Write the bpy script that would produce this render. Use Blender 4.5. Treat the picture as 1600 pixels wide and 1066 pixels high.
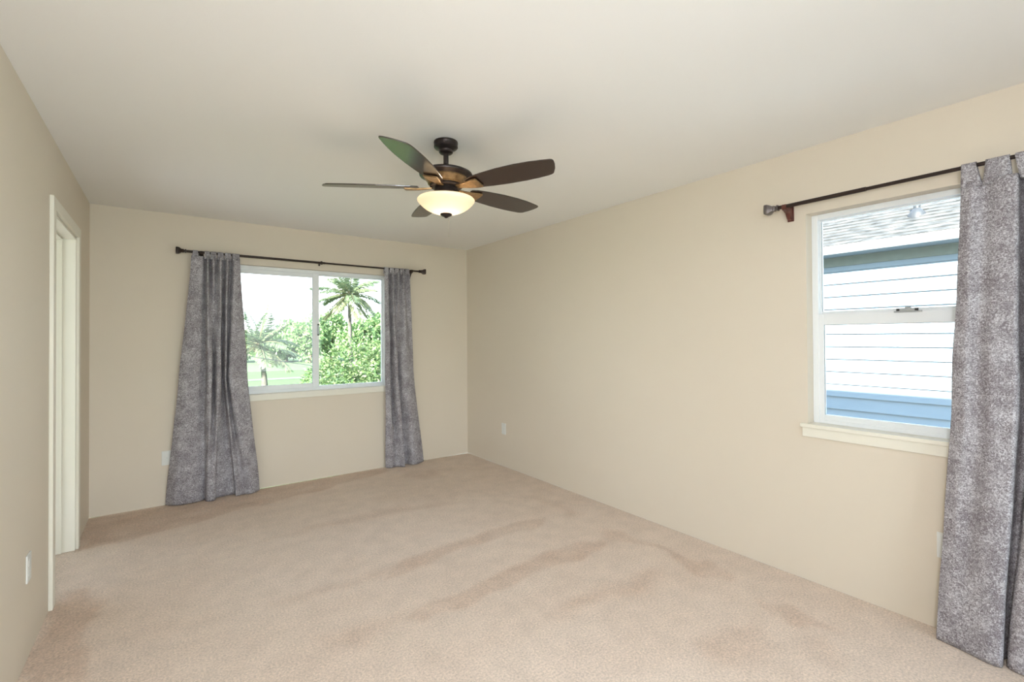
import bpy, bmesh, math, random
from mathutils import Vector, Matrix, noise

for o in list(bpy.data.objects):
    bpy.data.objects.remove(o)
S = bpy.context.scene
COL = S.collection
PI = math.pi

# ------------------------------------------------------------------ camera
def lookup_basis(yaw, pitch, roll):
    F = Vector((math.sin(yaw), math.cos(yaw), 0)); R = Vector((math.cos(yaw), -math.sin(yaw), 0)); U = Vector((0, 0, 1))
    F2 = math.cos(pitch)*F + math.sin(pitch)*U; U2 = -math.sin(pitch)*F + math.cos(pitch)*U
    R3 = math.cos(roll)*R + math.sin(roll)*U2; U3 = -math.sin(roll)*R + math.cos(roll)*U2
    return F2, R3, U3
Fv, Rv, Uv = lookup_basis(0.6346, 0.0093, -0.0055)
cd = bpy.data.cameras.new('camera'); cam = bpy.data.objects.new('camera', cd); COL.objects.link(cam)
m = Matrix.Identity(4)
for i in range(3):
    m[i][0] = Rv[i]; m[i][1] = Uv[i]; m[i][2] = -Fv[i]
m[2][3] = 1.3706
cam.matrix_world = m
cd.sensor_width = 36.0; cd.lens = 733.154/1600*36.0; cd.shift_y = -(533-522.455)/1600
cd.clip_start = 0.02; cd.clip_end = 600
S.camera = cam

# ------------------------------------------------------------------ light
S.view_settings.view_transform = 'Standard'; S.view_settings.look = 'None'
S.view_settings.exposure = 0.47; S.view_settings.gamma = 1.0; S.view_settings.use_curve_mapping = False

SKY = 4.0; SUN = 27.0; FLASH = 50.0; BULB = 1.0
w = bpy.data.worlds.new('sky'); S.world = w; w.use_nodes = True
nt = w.node_tree; nt.nodes.clear()
tc = nt.nodes.new('ShaderNodeTexCoord'); sx = nt.nodes.new('ShaderNodeSeparateXYZ')
rp = nt.nodes.new('ShaderNodeValToRGB'); bg = nt.nodes.new('ShaderNodeBackground'); wo = nt.nodes.new('ShaderNodeOutputWorld')
rp.color_ramp.elements[0].position = 0.0; rp.color_ramp.elements[0].color = (0.80, 0.86, 0.88, 1)
rp.color_ramp.elements[1].position = 0.9; rp.color_ramp.elements[1].color = (0.42, 0.62, 0.92, 1)
e = rp.color_ramp.elements.new(0.25); e.color = (0.72, 0.84, 0.96, 1)
nt.links.new(tc.outputs['Generated'], sx.inputs[0]); nt.links.new(sx.outputs['Z'], rp.inputs[0])
nt.links.new(rp.outputs[0], bg.inputs[0]); bg.inputs[1].default_value = SKY
nt.links.new(bg.outputs[0], wo.inputs[0])

def add_light(name, kind, loc, direction, energy, color):
    ld = bpy.data.lights.new(name, kind); ld.energy = energy; ld.color = color
    o = bpy.data.objects.new(name, ld); COL.objects.link(o); o.location = loc
    o.rotation_euler = Vector(direction).to_track_quat('-Z', 'Y').to_euler()
    return o
sun_vec = Vector((-1.0, -0.55, 0.63))
sl = add_light('sun', 'SUN', (0, 0, 30), -sun_vec, SUN, (1.0, 0.94, 0.84)); sl.data.angle = math.radians(0.6)
# the photographer's bounce flash just behind the camera (it throws the fan's soft blade shadows on the ceiling)
fl = add_light('camera_flash', 'POINT', (-0.10, -0.28, 1.70), (0.62, 0.70, 0.42), FLASH, (0.91, 0.985, 1.10))
fl.data.shadow_soft_size = 0.10

# daylight portals in the two windows and the two added openings (they only steer the sampling of the sky)
def portal(loc, direction, sx_, sy_):
    p = add_light('window_daylight', 'AREA', loc, direction, 1, (1, 1, 1))
    p.data.shape = 'RECTANGLE'; p.data.size = sx_; p.data.size_y = sy_; p.data.cycles.is_portal = True
portal((1.195, 5.03, 1.46), (0, -1, 0), 1.5, 1.2)
portal((3.07, 0.60, 1.47), (-1, 0, 0), 1.1, 1.2)
portal((1.25, -0.80, 1.13), (0, 1, 0), 2.9, 2.2)
portal((-1.82, 3.75, 1.20), (1, 0, 0), 2.0, 1.9)

# ------------------------------------------------------------------ helpers
class MB:
    def __init__(s): s.v = []; s.f = []; s.attr = []
    def add(s, vs, fs, t=None):
        n = len(s.v); s.v += [tuple(v) for v in vs]; s.f += [tuple(i+n for i in f) for f in fs]
        if t is not None: s.attr += [t]*len(vs)
    def box(s, a, b):
        (x0, y0, z0), (x1, y1, z1) = a, b
        x0, x1 = min(x0, x1), max(x0, x1); y0, y1 = min(y0, y1), max(y0, y1); z0, z1 = min(z0, z1), max(z0, z1)
        s.add([(x0,y0,z0),(x1,y0,z0),(x1,y1,z0),(x0,y1,z0),(x0,y0,z1),(x1,y0,z1),(x1,y1,z1),(x0,y1,z1)],
              [(3,2,1,0),(4,5,6,7),(0,1,5,4),(1,2,6,5),(2,3,7,6),(3,0,4,7)])
    def lathe(s, prof, c=(0,0,0), n=32, square=0.0, axis=None, close=True):
        # prof: list of (r, h) along +Z (or along axis)
        ax = Vector(axis or (0,0,1)).normalized()
        q = Vector((0,0,1)).rotation_difference(ax)
        vs = []; fs = []
        for (r, h) in prof:
            for k in range(n):
                a = 2*PI*k/n; ca, sa = math.cos(a), math.sin(a)
                rr = r
                if square: rr = r*(1-square + square*min(1/max(abs(ca),1e-6), 1/max(abs(sa),1e-6)))
                vs.append(Vector(c) + q @ Vector((rr*ca, rr*sa, h)))
        for i in range(len(prof)-1):
            for k in range(n):
                k2 = (k+1) % n
                fs.append((i*n+k, i*n+k2, (i+1)*n+k2, (i+1)*n+k))
        if close:
            fs.append(tuple(reversed(range(n)))); L = (len(prof)-1)*n; fs.append(tuple(range(L, L+n)))
        s.add(vs, fs)
    def tube(s, pts, rad, n=8):
        pts = [Vector(p) for p in pts]; m_ = len(pts); vs = []; fs = []
        rads = rad if isinstance(rad, (list, tuple)) else [rad]*m_
        up = Vector((0,0,1)) if abs((pts[-1]-pts[0]).normalized().z) < 0.9 else Vector((1,0,0))
        for i, p in enumerate(pts):
            d_ = (pts[min(i+1,m_-1)] - pts[max(i-1,0)]).normalized()
            a = d_.cross(up).normalized(); b = a.cross(d_)
            for k in range(n):
                t = 2*PI*k/n; vs.append(p + rads[i]*(math.cos(t)*a + math.sin(t)*b))
        for i in range(m_-1):
            for k in range(n):
                fs.append((i*n+k, i*n+(k+1)%n, (i+1)*n+(k+1)%n, (i+1)*n+k))
        fs.append(tuple(reversed(range(n)))); fs.append(tuple(range((m_-1)*n, m_*n)))
        s.add(vs, fs)
    def prism(s, poly, axis_o, ax_u, ax_v, ax_w, w0, w1):
        # polygon in (u,v) extruded along w
        o = Vector(axis_o); u = Vector(ax_u); v = Vector(ax_v); w_ = Vector(ax_w); n = len(poly)
        vs = [o + a*u + b*v + w0*w_ for a, b in poly] + [o + a*u + b*v + w1*w_ for a, b in poly]
        fs = [tuple(range(n)), tuple(reversed(range(n, 2*n)))] + [(i, i+n, (i+1)%n+n, (i+1)%n) for i in range(n)]
        s.add(vs, fs)
    def build(s, name, mat, parent=None, smooth=False, bevel=0.0, fixn=True, loc=None):
        me = bpy.data.meshes.new(name)
        vs = s.v
        if loc is not None:
            vs = [(x-loc[0], y-loc[1], z-loc[2]) for x, y, z in vs]
        me.from_pydata(vs, [], s.f); me.update()
        if s.attr:
            at = me.color_attributes.new('tone', 'FLOAT_COLOR', 'POINT')
            for i, t in enumerate(s.attr): at.data[i].color = (t, t, t, 1)
        if fixn:
            bm = bmesh.new(); bm.from_mesh(me); bmesh.ops.recalc_face_normals(bm, faces=bm.faces); bm.to_mesh(me); bm.free()
        if smooth:
            for p in me.polygons: p.use_smooth = True
            if smooth != 'all':
                try: me.set_sharp_from_angle(angle=math.radians(40))
                except Exception: pass
        me.materials.append(mat)
        o = bpy.data.objects.new(name, me); COL.objects.link(o)
        if bevel:
            b = o.modifiers.new('bevel', 'BEVEL'); b.width = bevel; b.segments = 2; b.limit_method = 'ANGLE'
        if loc is not None: o.location = loc
        if parent: o.parent = parent
        return o
def tag(o, label=None, cat=None, group=None, kind=None):
    if label: o['label'] = label
    if cat: o['category'] = cat
    if group: o['group'] = group
    if kind: o['kind'] = kind
    return o
def empty(name, loc=(0,0,0)):
    o = bpy.data.objects.new(name, None); COL.objects.link(o); o.location = loc; o.empty_display_size = 0.1
    return o
def structure(o): o['kind'] = 'structure'; return o

# ------------------------------------------------------------------ materials
def mat_base(name):
    m_ = bpy.data.materials.new(name); m_.use_nodes = True
    return m_, m_.node_tree, m_.node_tree.nodes['Principled BSDF']
def principled(name, color, rough=0.5, metal=0.0, ior=1.45, bump=None, vary=None, coat=0.0, spec=0.5):
    m_, t, p = mat_base(name); p.inputs['Specular IOR Level'].default_value = spec
    p.inputs['Base Color'].default_value = (*color, 1); p.inputs['Roughness'].default_value = rough
    p.inputs['Metallic'].default_value = metal; p.inputs['IOR'].default_value = ior
    if coat: p.inputs['Coat Weight'].default_value = coat; p.inputs['Coat Roughness'].default_value = 0.08
    tc_ = t.nodes.new('ShaderNodeTexCoord')
    if vary:
        sc, amt = vary
        n = t.nodes.new('ShaderNodeTexNoise'); n.inputs['Scale'].default_value = sc; n.inputs['Detail'].default_value = 4
        r = t.nodes.new('ShaderNodeValToRGB')
        r.color_ramp.elements[0].position = 0.3; r.color_ramp.elements[1].position = 0.7
        r.color_ramp.elements[0].color = (*[c*(1-amt) for c in color], 1); r.color_ramp.elements[1].color = (*[min(1, c*(1+amt)) for c in color], 1)
        t.links.new(tc_.outputs['Object'], n.inputs['Vector']); t.links.new(n.outputs['Fac'], r.inputs[0]); t.links.new(r.outputs[0], p.inputs['Base Color'])
    if bump:
        sc, st = bump
        n2 = t.nodes.new('ShaderNodeTexNoise'); n2.inputs['Scale'].default_value = sc; n2.inputs['Detail'].default_value = 3
        b = t.nodes.new('ShaderNodeBump'); b.inputs['Strength'].default_value = st; b.inputs['Distance'].default_value = 0.002
        t.links.new(tc_.outputs['Object'], n2.inputs['Vector']); t.links.new(n2.outputs['Fac'], b.inputs['Height']); t.links.new(b.outputs[0], p.inputs['Normal'])
    return m_

M_wall = principled('beige_wall_paint', (0.748, 0.663, 0.545), 0.65, bump=(160, 0.10), vary=(1.3, 0.012))
M_ceil = principled('cream_ceiling_paint', (0.90, 0.876, 0.835), 0.8, bump=(140, 0.12))
M_trim = principled('ivory_gloss_trim', (0.84, 0.80, 0.69), 0.35)
M_vinyl = principled('white_vinyl', (0.86, 0.88, 0.89), 0.35)
M_gasket = principled('grey_gasket', (0.16, 0.19, 0.20), 0.6)
M_plate = principled('white_plastic_plate', (0.80, 0.80, 0.76), 0.35)
M_slot = principled('dark_slot', (0.03, 0.03, 0.03), 0.6)
M_bronze = principled('oil_rubbed_bronze', (0.045, 0.034, 0.032), 0.38, metal=0.6, vary=(30, 0.2))
M_rod = principled('dark_bronze_rod', (0.035, 0.022, 0.018), 0.35, metal=0.4)
M_cherry = principled('red_brown_bracket', (0.105, 0.030, 0.022), 0.3, vary=(40, 0.25))
M_gold = principled('antique_bronze_band', (0.30, 0.19, 0.09), 0.35, metal=0.6, vary=(60, 0.3))
M_pewter = principled('pewter_finial', (0.16, 0.14, 0.135), 0.3, metal=0.6)
M_chain = principled('brass_chain', (0.35, 0.30, 0.2), 0.4, metal=0.7)
M_latch = principled('nickel_latch', (0.42, 0.44, 0.45), 0.35, metal=0.2)

def wood_blade():
    m_, t, p = mat_base('dark_walnut_blade')
    tc_ = t.nodes.new('ShaderNodeTexCoord'); mp = t.nodes.new('ShaderNodeMapping'); mp.inputs['Scale'].default_value = (4, 60, 4)
    n = t.nodes.new('ShaderNodeTexNoise'); n.inputs['Scale'].default_value = 2; n.inputs['Detail'].default_value = 5
    r = t.nodes.new('ShaderNodeValToRGB'); r.color_ramp.elements[0].color = (0.016, 0.008, 0.006, 1); r.color_ramp.elements[1].color = (0.050, 0.026, 0.019, 1)
    t.links.new(tc_.outputs['Object'], mp.inputs[0]); t.links.new(mp.outputs[0], n.inputs['Vector']); t.links.new(n.outputs['Fac'], r.inputs[0]); t.links.new(r.outputs[0], p.inputs['Base Color'])
    p.inputs['Roughness'].default_value = 0.2; p.inputs['IOR'].default_value = 1.75
    return m_
M_blade = wood_blade()

def glass():
    m_ = bpy.data.materials.new('window_glass'); m_.use_nodes = True; t = m_.node_tree; t.nodes.clear()
    o = t.nodes.new('ShaderNodeOutputMaterial'); tr = t.nodes.new('ShaderNodeBsdfTransparent'); g = t.nodes.new('ShaderNodeBsdfGlossy')
    tr.inputs[0].default_value = (0.97, 0.985, 0.98, 1); g.inputs['Roughness'].default_value = 0.0
    fr = t.nodes.new('ShaderNodeFresnel'); fr.inputs[0].default_value = 1.45
    mx = t.nodes.new('ShaderNodeMixShader')
    t.links.new(fr.outputs[0], mx.inputs[0]); t.links.new(tr.outputs[0], mx.inputs[1]); t.links.new(g.outputs[0], mx.inputs[2]); t.links.new(mx.outputs[0], o.inputs[0])
    return m_
M_glass = glass()

def frosted():
    m_ = bpy.data.materials.new('frosted_cream_glass'); m_.use_nodes = True; t = m_.node_tree; t.nodes.clear()
    o = t.nodes.new('ShaderNodeOutputMaterial'); tr = t.nodes.new('ShaderNodeBsdfTranslucent'); d = t.nodes.new('ShaderNodeBsdfDiffuse'); g = t.nodes.new('ShaderNodeBsdfGlossy')
    tr.inputs[0].default_value = (0.95, 0.88, 0.74, 1); d.inputs[0].default_value = (0.85, 0.80, 0.68, 1); g.inputs['Roughness'].default_value = 0.25
    a = t.nodes.new('ShaderNodeMixShader'); b = t.nodes.new('ShaderNodeMixShader'); a.inputs[0].default_value = 0.5; b.inputs[0].default_value = 0.05
    t.links.new(tr.outputs[0], a.inputs[1]); t.links.new(d.outputs[0], a.inputs[2]); t.links.new(a.outputs[0], b.inputs[1]); t.links.new(g.outputs[0], b.inputs[2]); t.links.new(b.outputs[0], o.inputs[0])
    return m_
M_frost = frosted()

def fabric():
    m_ = bpy.data.materials.new('mottled_grey_fabric'); m_.use_nodes = True; t = m_.node_tree; t.nodes.clear()
    L = t.links.new; N = t.nodes.new
    o = N('ShaderNodeOutputMaterial'); tc_ = N('ShaderNodeTexCoord')
    n1 = N('ShaderNodeTexNoise'); n1.inputs['Scale'].default_value = 85; n1.inputs['Detail'].default_value = 2.5; n1.inputs['Distortion'].default_value = 2.2
    n2 = N('ShaderNodeTexNoise'); n2.inputs['Scale'].default_value = 11; n2.inputs['Detail'].default_value = 3
    L(tc_.outputs['Object'], n1.inputs['Vector']); L(tc_.outputs['Object'], n2.inputs['Vector'])
    ma = N('ShaderNodeMath'); ma.operation = 'MULTIPLY_ADD'; ma.inputs[1].default_value = 0.32; ma.inputs[2].default_value = -0.16
    L(n2.outputs['Fac'], ma.inputs[0])
    ad = N('ShaderNodeMath'); ad.operation = 'ADD'; L(n1.outputs['Fac'], ad.inputs[0]); L(ma.outputs[0], ad.inputs[1])
    r = N('ShaderNodeValToRGB'); cr = r.color_ramp
    cr.elements[0].position = 0.35; cr.elements[0].color = (0.235, 0.205, 0.220, 1)
    cr.elements[1].position = 0.66; cr.elements[1].color = (0.70, 0.685, 0.71, 1)
    e_ = cr.elements.new(0.50); e_.color = (0.390, 0.362, 0.384, 1)
    L(ad.outputs[0], r.inputs[0])
    d = N('ShaderNodeBsdfDiffuse'); tl = N('ShaderNodeBsdfTranslucent'); mx = N('ShaderNodeMixShader'); mx.inputs[0].default_value = 0.16
    L(r.outputs[0], d.inputs[0]); L(r.outputs[0], tl.inputs[0]); L(d.outputs[0], mx.inputs[1]); L(tl.outputs[0], mx.inputs[2]); L(mx.outputs[0], o.inputs[0])
    bp = N('ShaderNodeBump'); bp.inputs['Strength'].default_value = 0.25; bp.inputs['Distance'].default_value = 0.003
    L(n1.outputs['Fac'], bp.inputs['Height']); L(bp.outputs[0], d.inputs['Normal'])
    return m_
M_fabric = fabric()

def carpet():
    m_, t, p = mat_base('beige_cut_pile_carpet')
    L = t.links.new; N = t.nodes.new
    tc_ = N('ShaderNodeTexCoord'); at = N('ShaderNodeAttribute'); at.attribute_name = 'tone'
    n1 = N('ShaderNodeTexNoise'); n1.inputs['Scale'].default_value = 105; n1.inputs['Detail'].default_value = 4; n1.inputs['Roughness'].default_value = 0.75
    n2 = N('ShaderNodeTexNoise'); n2.inputs['Scale'].default_value = 9; n2.inputs['Detail'].default_value = 4
    L(tc_.outputs['Object'], n1.inputs['Vector']); L(tc_.outputs['Object'], n2.inputs['Vector'])
    mx = N('ShaderNodeMix'); mx.data_type = 'RGBA'
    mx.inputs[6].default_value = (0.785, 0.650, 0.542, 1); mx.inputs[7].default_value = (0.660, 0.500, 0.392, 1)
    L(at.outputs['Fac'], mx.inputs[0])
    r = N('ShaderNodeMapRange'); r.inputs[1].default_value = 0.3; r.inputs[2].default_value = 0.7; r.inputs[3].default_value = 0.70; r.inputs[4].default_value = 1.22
    L(n1.outputs['Fac'], r.inputs[0])
    r2 = N('ShaderNodeMapRange'); r2.inputs[1].default_value = 0.3; r2.inputs[2].default_value = 0.7; r2.inputs[3].default_value = 0.95; r2.inputs[4].default_value = 1.05
    L(n2.outputs['Fac'], r2.inputs[0])
    mu = N('ShaderNodeMath'); mu.operation = 'MULTIPLY'; L(r.outputs[0], mu.inputs[0]); L(r2.outputs[0], mu.inputs[1])
    vm = N('ShaderNodeVectorMath'); vm.operation = 'SCALE'; L(mx.outputs[2], vm.inputs[0]); L(mu.outputs[0], vm.inputs['Scale'])
    L(vm.outputs[0], p.inputs['Base Color']); p.inputs['Roughness'].default_value = 1.0; p.inputs['Specular IOR Level'].default_value = 0.1
    b = N('ShaderNodeBump'); b.inputs['Strength'].default_value = 0.5; b.inputs['Distance'].default_value = 0.006
    L(n1.outputs['Fac'], b.inputs['Height']); L(b.outputs[0], p.inputs['Normal'])
    return m_
M_carpet = carpet()

def leaf_mat(name, dark, mid, light, trans=0.35):
    m_ = bpy.data.materials.new(name); m_.use_nodes = True; t = m_.node_tree; t.nodes.clear()
    L = t.links.new; N = t.nodes.new
    o = N('ShaderNodeOutputMaterial'); at = N('ShaderNodeAttribute'); at.attribute_name = 'tone'
    r = N('ShaderNodeValToRGB'); r.color_ramp.elements[0].color = (*dark, 1); r.color_ramp.elements[1].color = (*light, 1)
    e_ = r.color_ramp.elements.new(0.5); e_.color = (*mid, 1)
    L(at.outputs['Fac'], r.inputs[0])
    d = N('ShaderNodeBsdfDiffuse'); tl = N('ShaderNodeBsdfTranslucent'); mx = N('ShaderNodeMixShader'); mx.inputs[0].default_value = trans
    g = N('ShaderNodeBsdfGlossy'); g.inputs['Roughness'].default_value = 0.4; m2 = N('ShaderNodeMixShader'); m2.inputs[0].default_value = 0.04
    L(r.outputs[0], d.inputs[0]); L(r.outputs[0], tl.inputs[0]); L(d.outputs[0], mx.inputs[1]); L(tl.outputs[0], mx.inputs[2])
    L(mx.outputs[0], m2.inputs[1]); L(g.outputs[0], m2.inputs[2]); L(m2.outputs[0], o.inputs[0])
    return m_
M_leaf_near = leaf_mat('pale_green_leaves', (0.052, 0.117, 0.033), (0.127, 0.201, 0.070), (0.243, 0.271, 0.160))
M_leaf_far = leaf_mat('far_tree_leaves', (0.113, 0.210, 0.083), (0.187, 0.300, 0.120), (0.270, 0.374, 0.173))
M_frond = leaf_mat('palm_frond_green', (0.059, 0.109, 0.067), (0.119, 0.164, 0.085), (0.218, 0.213, 0.119))
M_trunk = principled('grey_palm_trunk', (0.122, 0.113, 0.101), 0.9, vary=(3, 0.3), spec=0.05)
M_bark = principled('brown_bark', (0.22, 0.16, 0.11), 0.9, vary=(5, 0.3), spec=0.05)
M_fruit = principled('coconut_husk', (0.144, 0.112, 0.048), 0.6, vary=(4, 0.25))
M_grass = principled('pale_green_lawn', (0.090, 0.136, 0.067), 0.95, vary=(0.12, 0.10), spec=0.05)
M_sand = principled('pale_cart_path', (0.122, 0.130, 0.104), 0.95, vary=(0.6, 0.06), spec=0.05)
M_concrete = principled('grey_concrete', (0.234, 0.239, 0.243), 0.9, vary=(1.5, 0.08), spec=0.05)
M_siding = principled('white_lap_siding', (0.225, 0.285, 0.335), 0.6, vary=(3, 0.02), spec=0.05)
M_frieze = principled('grey_green_frieze_board', (0.17, 0.20, 0.185), 0.6, vary=(14, 0.08), spec=0.05)
M_gutter = principled('white_gutter', (0.62, 0.63, 0.63), 0.45)
M_soffit = principled('blue_grey_soffit', (0.11, 0.15, 0.18), 0.7)
M_vent = principled('galvanised_vent', (0.041, 0.046, 0.052), 0.5, metal=0.2)
M_wire = principled('black_cable', (0.03, 0.03, 0.03), 0.6)
def shingle():
    m_, t, p = mat_base('pale_grey_shingles'); L = t.links.new; N = t.nodes.new
    tc_ = N('ShaderNodeTexCoord'); mp = N('ShaderNodeMapping'); mp.inputs['Scale'].default_value = (6, 3.5, 6)
    n = N('ShaderNodeTexNoise'); n.inputs['Scale'].default_value = 2.5; n.inputs['Detail'].default_value = 5
    r = N('ShaderNodeValToRGB'); r.color_ramp.elements[0].position = 0.35; r.color_ramp.elements[1].position = 0.65
    r.color_ramp.elements[0].color = (0.034, 0.037, 0.038, 1); r.color_ramp.elements[1].color = (0.088, 0.090, 0.090, 1)
    L(tc_.outputs['Object'], mp.inputs[0]); L(mp.outputs[0], n.inputs['Vector']); L(n.outputs['Fac'], r.inputs[0]); L(r.outputs[0], p.inputs['Base Color']); p.inputs['Roughness'].default_value = 0.95
    return m_
M_shingle = shingle()

# ------------------------------------------------------------------ room shell
XL, XR, YB, YF, H = -0.4825, 2.9164, 4.8754, -0.62, 2.44
T = 0.13
# back window opening / right window opening / door opening
BX0, BX1, BZ0, BZ1 = 0.45, 1.94, 0.866, 2.061
RY0, RY1, RZ0, RZ1 = 0.05, 1.147, 0.880, 2.066
DY0, DY1, DZ1 = 3.385, 4.195, 2.055

b = MB()
b.box((XL-T, YB, 0), (BX0, YB+T, H)); b.box((BX1, YB, 0), (XR+T, YB+T, H)); b.box((BX0, YB, 0), (BX1, YB+T, BZ0-0.02)); b.box((BX0, YB, BZ1), (BX1, YB+T, H))
structure(b.build('wall_back', M_wall))
b = MB()
b.box((XR, YF-T, 0), (XR+T, RY0, H)); b.box((XR, RY1, 0), (XR+T, YB, H)); b.box((XR, RY0, 0), (XR+T, RY1, RZ0-0.02)); b.box((XR, RY0, RZ1), (XR+T, RY1, H))
structure(b.build('wall_right', M_wall))
b = MB()
b.box((XL-T, YF-T, 0), (XL, DY0, H)); b.box((XL-T, DY1, 0), (XL, YB, H)); b.box((XL-T, DY0, DZ1), (XL, DY1, H))
structure(b.build('wall_left', M_wall))
FX0, FX1, FZ1 = -0.25, 2.75, 2.25
b = MB(); b.box((XL, YF-T, 0), (FX0, YF, H)); b.box((FX1, YF-T, 0), (XR, YF, H)); b.box((FX0, YF-T, FZ1), (FX1, YF, H)); structure(b.build('wall_front', M_wall))
b = MB(); b.box((XL-T, YF-T, H), (XR+T, YB+T, H+0.12)); structure(b.build('ceiling', M_ceil))
# small hall beyond the doorway; unseen outer wall opening added to let daylight in
b = MB(); b.box((-1.75, 2.6, 0), (-1.65, 2.75, H)); b.box((-1.75, 4.75, 0), (-1.65, 5.0, H)); b.box((-1.75, 2.75, 0), (-1.65, 4.75, 0.25)); b.box((-1.75, 2.75, 2.15), (-1.65, 4.75, H)); b.box((-1.65, 2.5, 0), (XL-T, 2.6, H)); b.box((-1.65, 4.9, 0), (XL-T, 5.0, H)); structure(b.build('wall_hall', M_wall))
b = MB(); b.box((-1.75, 2.5, H), (XL-T, 5.0, H+0.1)); structure(b.build('ceiling_hall', M_ceil))
# roof of this house: its eave shades the foot of the house next door
b = MB(); b.box((-6.0, -2.4, 2.57), (3.35, 5.6, 2.72)); structure(b.build('roof', M_shingle))  # slab stretched far west and forward to block sun at the added openings

# carpet: dense grid whose pile leans two ways where the vacuum went
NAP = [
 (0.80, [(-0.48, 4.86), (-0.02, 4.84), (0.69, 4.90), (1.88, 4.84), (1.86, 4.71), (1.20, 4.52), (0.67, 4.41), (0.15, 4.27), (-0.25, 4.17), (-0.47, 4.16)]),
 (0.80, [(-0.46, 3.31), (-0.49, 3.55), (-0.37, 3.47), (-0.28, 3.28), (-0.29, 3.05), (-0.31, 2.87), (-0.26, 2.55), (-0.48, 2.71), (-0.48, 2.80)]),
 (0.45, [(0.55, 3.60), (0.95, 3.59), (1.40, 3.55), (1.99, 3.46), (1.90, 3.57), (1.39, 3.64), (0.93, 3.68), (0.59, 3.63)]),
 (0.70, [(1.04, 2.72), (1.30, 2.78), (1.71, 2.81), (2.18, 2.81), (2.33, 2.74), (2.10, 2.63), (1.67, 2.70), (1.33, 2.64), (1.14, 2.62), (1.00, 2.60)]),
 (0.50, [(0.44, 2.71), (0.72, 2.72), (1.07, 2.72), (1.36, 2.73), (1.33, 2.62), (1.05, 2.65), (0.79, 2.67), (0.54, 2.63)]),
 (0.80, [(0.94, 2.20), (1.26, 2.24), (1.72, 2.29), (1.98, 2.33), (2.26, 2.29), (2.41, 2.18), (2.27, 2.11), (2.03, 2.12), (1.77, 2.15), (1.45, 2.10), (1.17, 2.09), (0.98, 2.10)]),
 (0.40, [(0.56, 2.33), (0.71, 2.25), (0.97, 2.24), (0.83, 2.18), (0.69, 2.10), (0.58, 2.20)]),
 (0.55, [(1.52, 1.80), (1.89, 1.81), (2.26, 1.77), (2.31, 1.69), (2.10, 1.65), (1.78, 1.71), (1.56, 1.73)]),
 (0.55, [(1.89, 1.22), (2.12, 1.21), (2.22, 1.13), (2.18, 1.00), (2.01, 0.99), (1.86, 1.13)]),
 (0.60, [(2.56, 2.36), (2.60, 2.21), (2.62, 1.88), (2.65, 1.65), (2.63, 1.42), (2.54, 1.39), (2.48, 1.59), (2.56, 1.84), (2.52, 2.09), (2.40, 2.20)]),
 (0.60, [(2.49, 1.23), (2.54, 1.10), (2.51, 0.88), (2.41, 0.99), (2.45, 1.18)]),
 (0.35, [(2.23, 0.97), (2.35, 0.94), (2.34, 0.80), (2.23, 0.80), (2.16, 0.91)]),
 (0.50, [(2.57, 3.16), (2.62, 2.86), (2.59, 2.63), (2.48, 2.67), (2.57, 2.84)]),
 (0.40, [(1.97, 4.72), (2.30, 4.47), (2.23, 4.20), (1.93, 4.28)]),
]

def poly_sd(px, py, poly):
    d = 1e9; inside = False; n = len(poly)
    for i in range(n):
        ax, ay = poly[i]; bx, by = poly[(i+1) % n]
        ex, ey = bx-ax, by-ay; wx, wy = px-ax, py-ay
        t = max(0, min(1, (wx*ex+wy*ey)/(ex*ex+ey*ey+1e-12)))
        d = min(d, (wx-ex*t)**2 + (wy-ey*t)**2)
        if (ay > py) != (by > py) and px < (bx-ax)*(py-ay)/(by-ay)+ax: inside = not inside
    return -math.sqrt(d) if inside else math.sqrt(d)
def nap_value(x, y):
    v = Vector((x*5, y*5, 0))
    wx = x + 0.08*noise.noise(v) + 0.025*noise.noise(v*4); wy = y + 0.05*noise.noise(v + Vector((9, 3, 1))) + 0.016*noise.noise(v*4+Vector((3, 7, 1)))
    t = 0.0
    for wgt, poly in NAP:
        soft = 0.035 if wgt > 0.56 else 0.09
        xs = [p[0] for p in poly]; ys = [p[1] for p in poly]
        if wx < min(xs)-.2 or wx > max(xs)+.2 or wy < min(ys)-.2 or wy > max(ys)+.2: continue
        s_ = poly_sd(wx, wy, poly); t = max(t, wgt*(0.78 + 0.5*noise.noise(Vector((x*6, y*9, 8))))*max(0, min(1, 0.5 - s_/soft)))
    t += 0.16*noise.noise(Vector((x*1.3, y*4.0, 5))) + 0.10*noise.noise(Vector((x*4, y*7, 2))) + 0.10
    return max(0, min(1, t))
nx, ny = 150, 240
b = MB(); vs = []; tn = []
for j in range(ny+1):
    for i in range(nx+1):
        x = XL + (XR-XL)*i/nx; y = YF + (YB-YF)*j/ny
        t = nap_value(x, y); vs.append((x, y, -0.003*t)); tn.append(t)
b.v = vs; b.attr = tn
b.f = [(j*(nx+1)+i, j*(nx+1)+i+1, (j+1)*(nx+1)+i+1, (j+1)*(nx+1)+i) for j in range(ny) for i in range(nx)]
n0 = len(b.v)
b.box((XL, YF, -0.2), (XR, YB, -0.02)); b.attr += [0.1]*8
b.box((-1.75, 2.5, -0.2), (XL, 5.0, -0.002)); b.attr += [0.15]*8
structure(b.build('floor', M_carpet, smooth=True, fixn=False))

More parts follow.
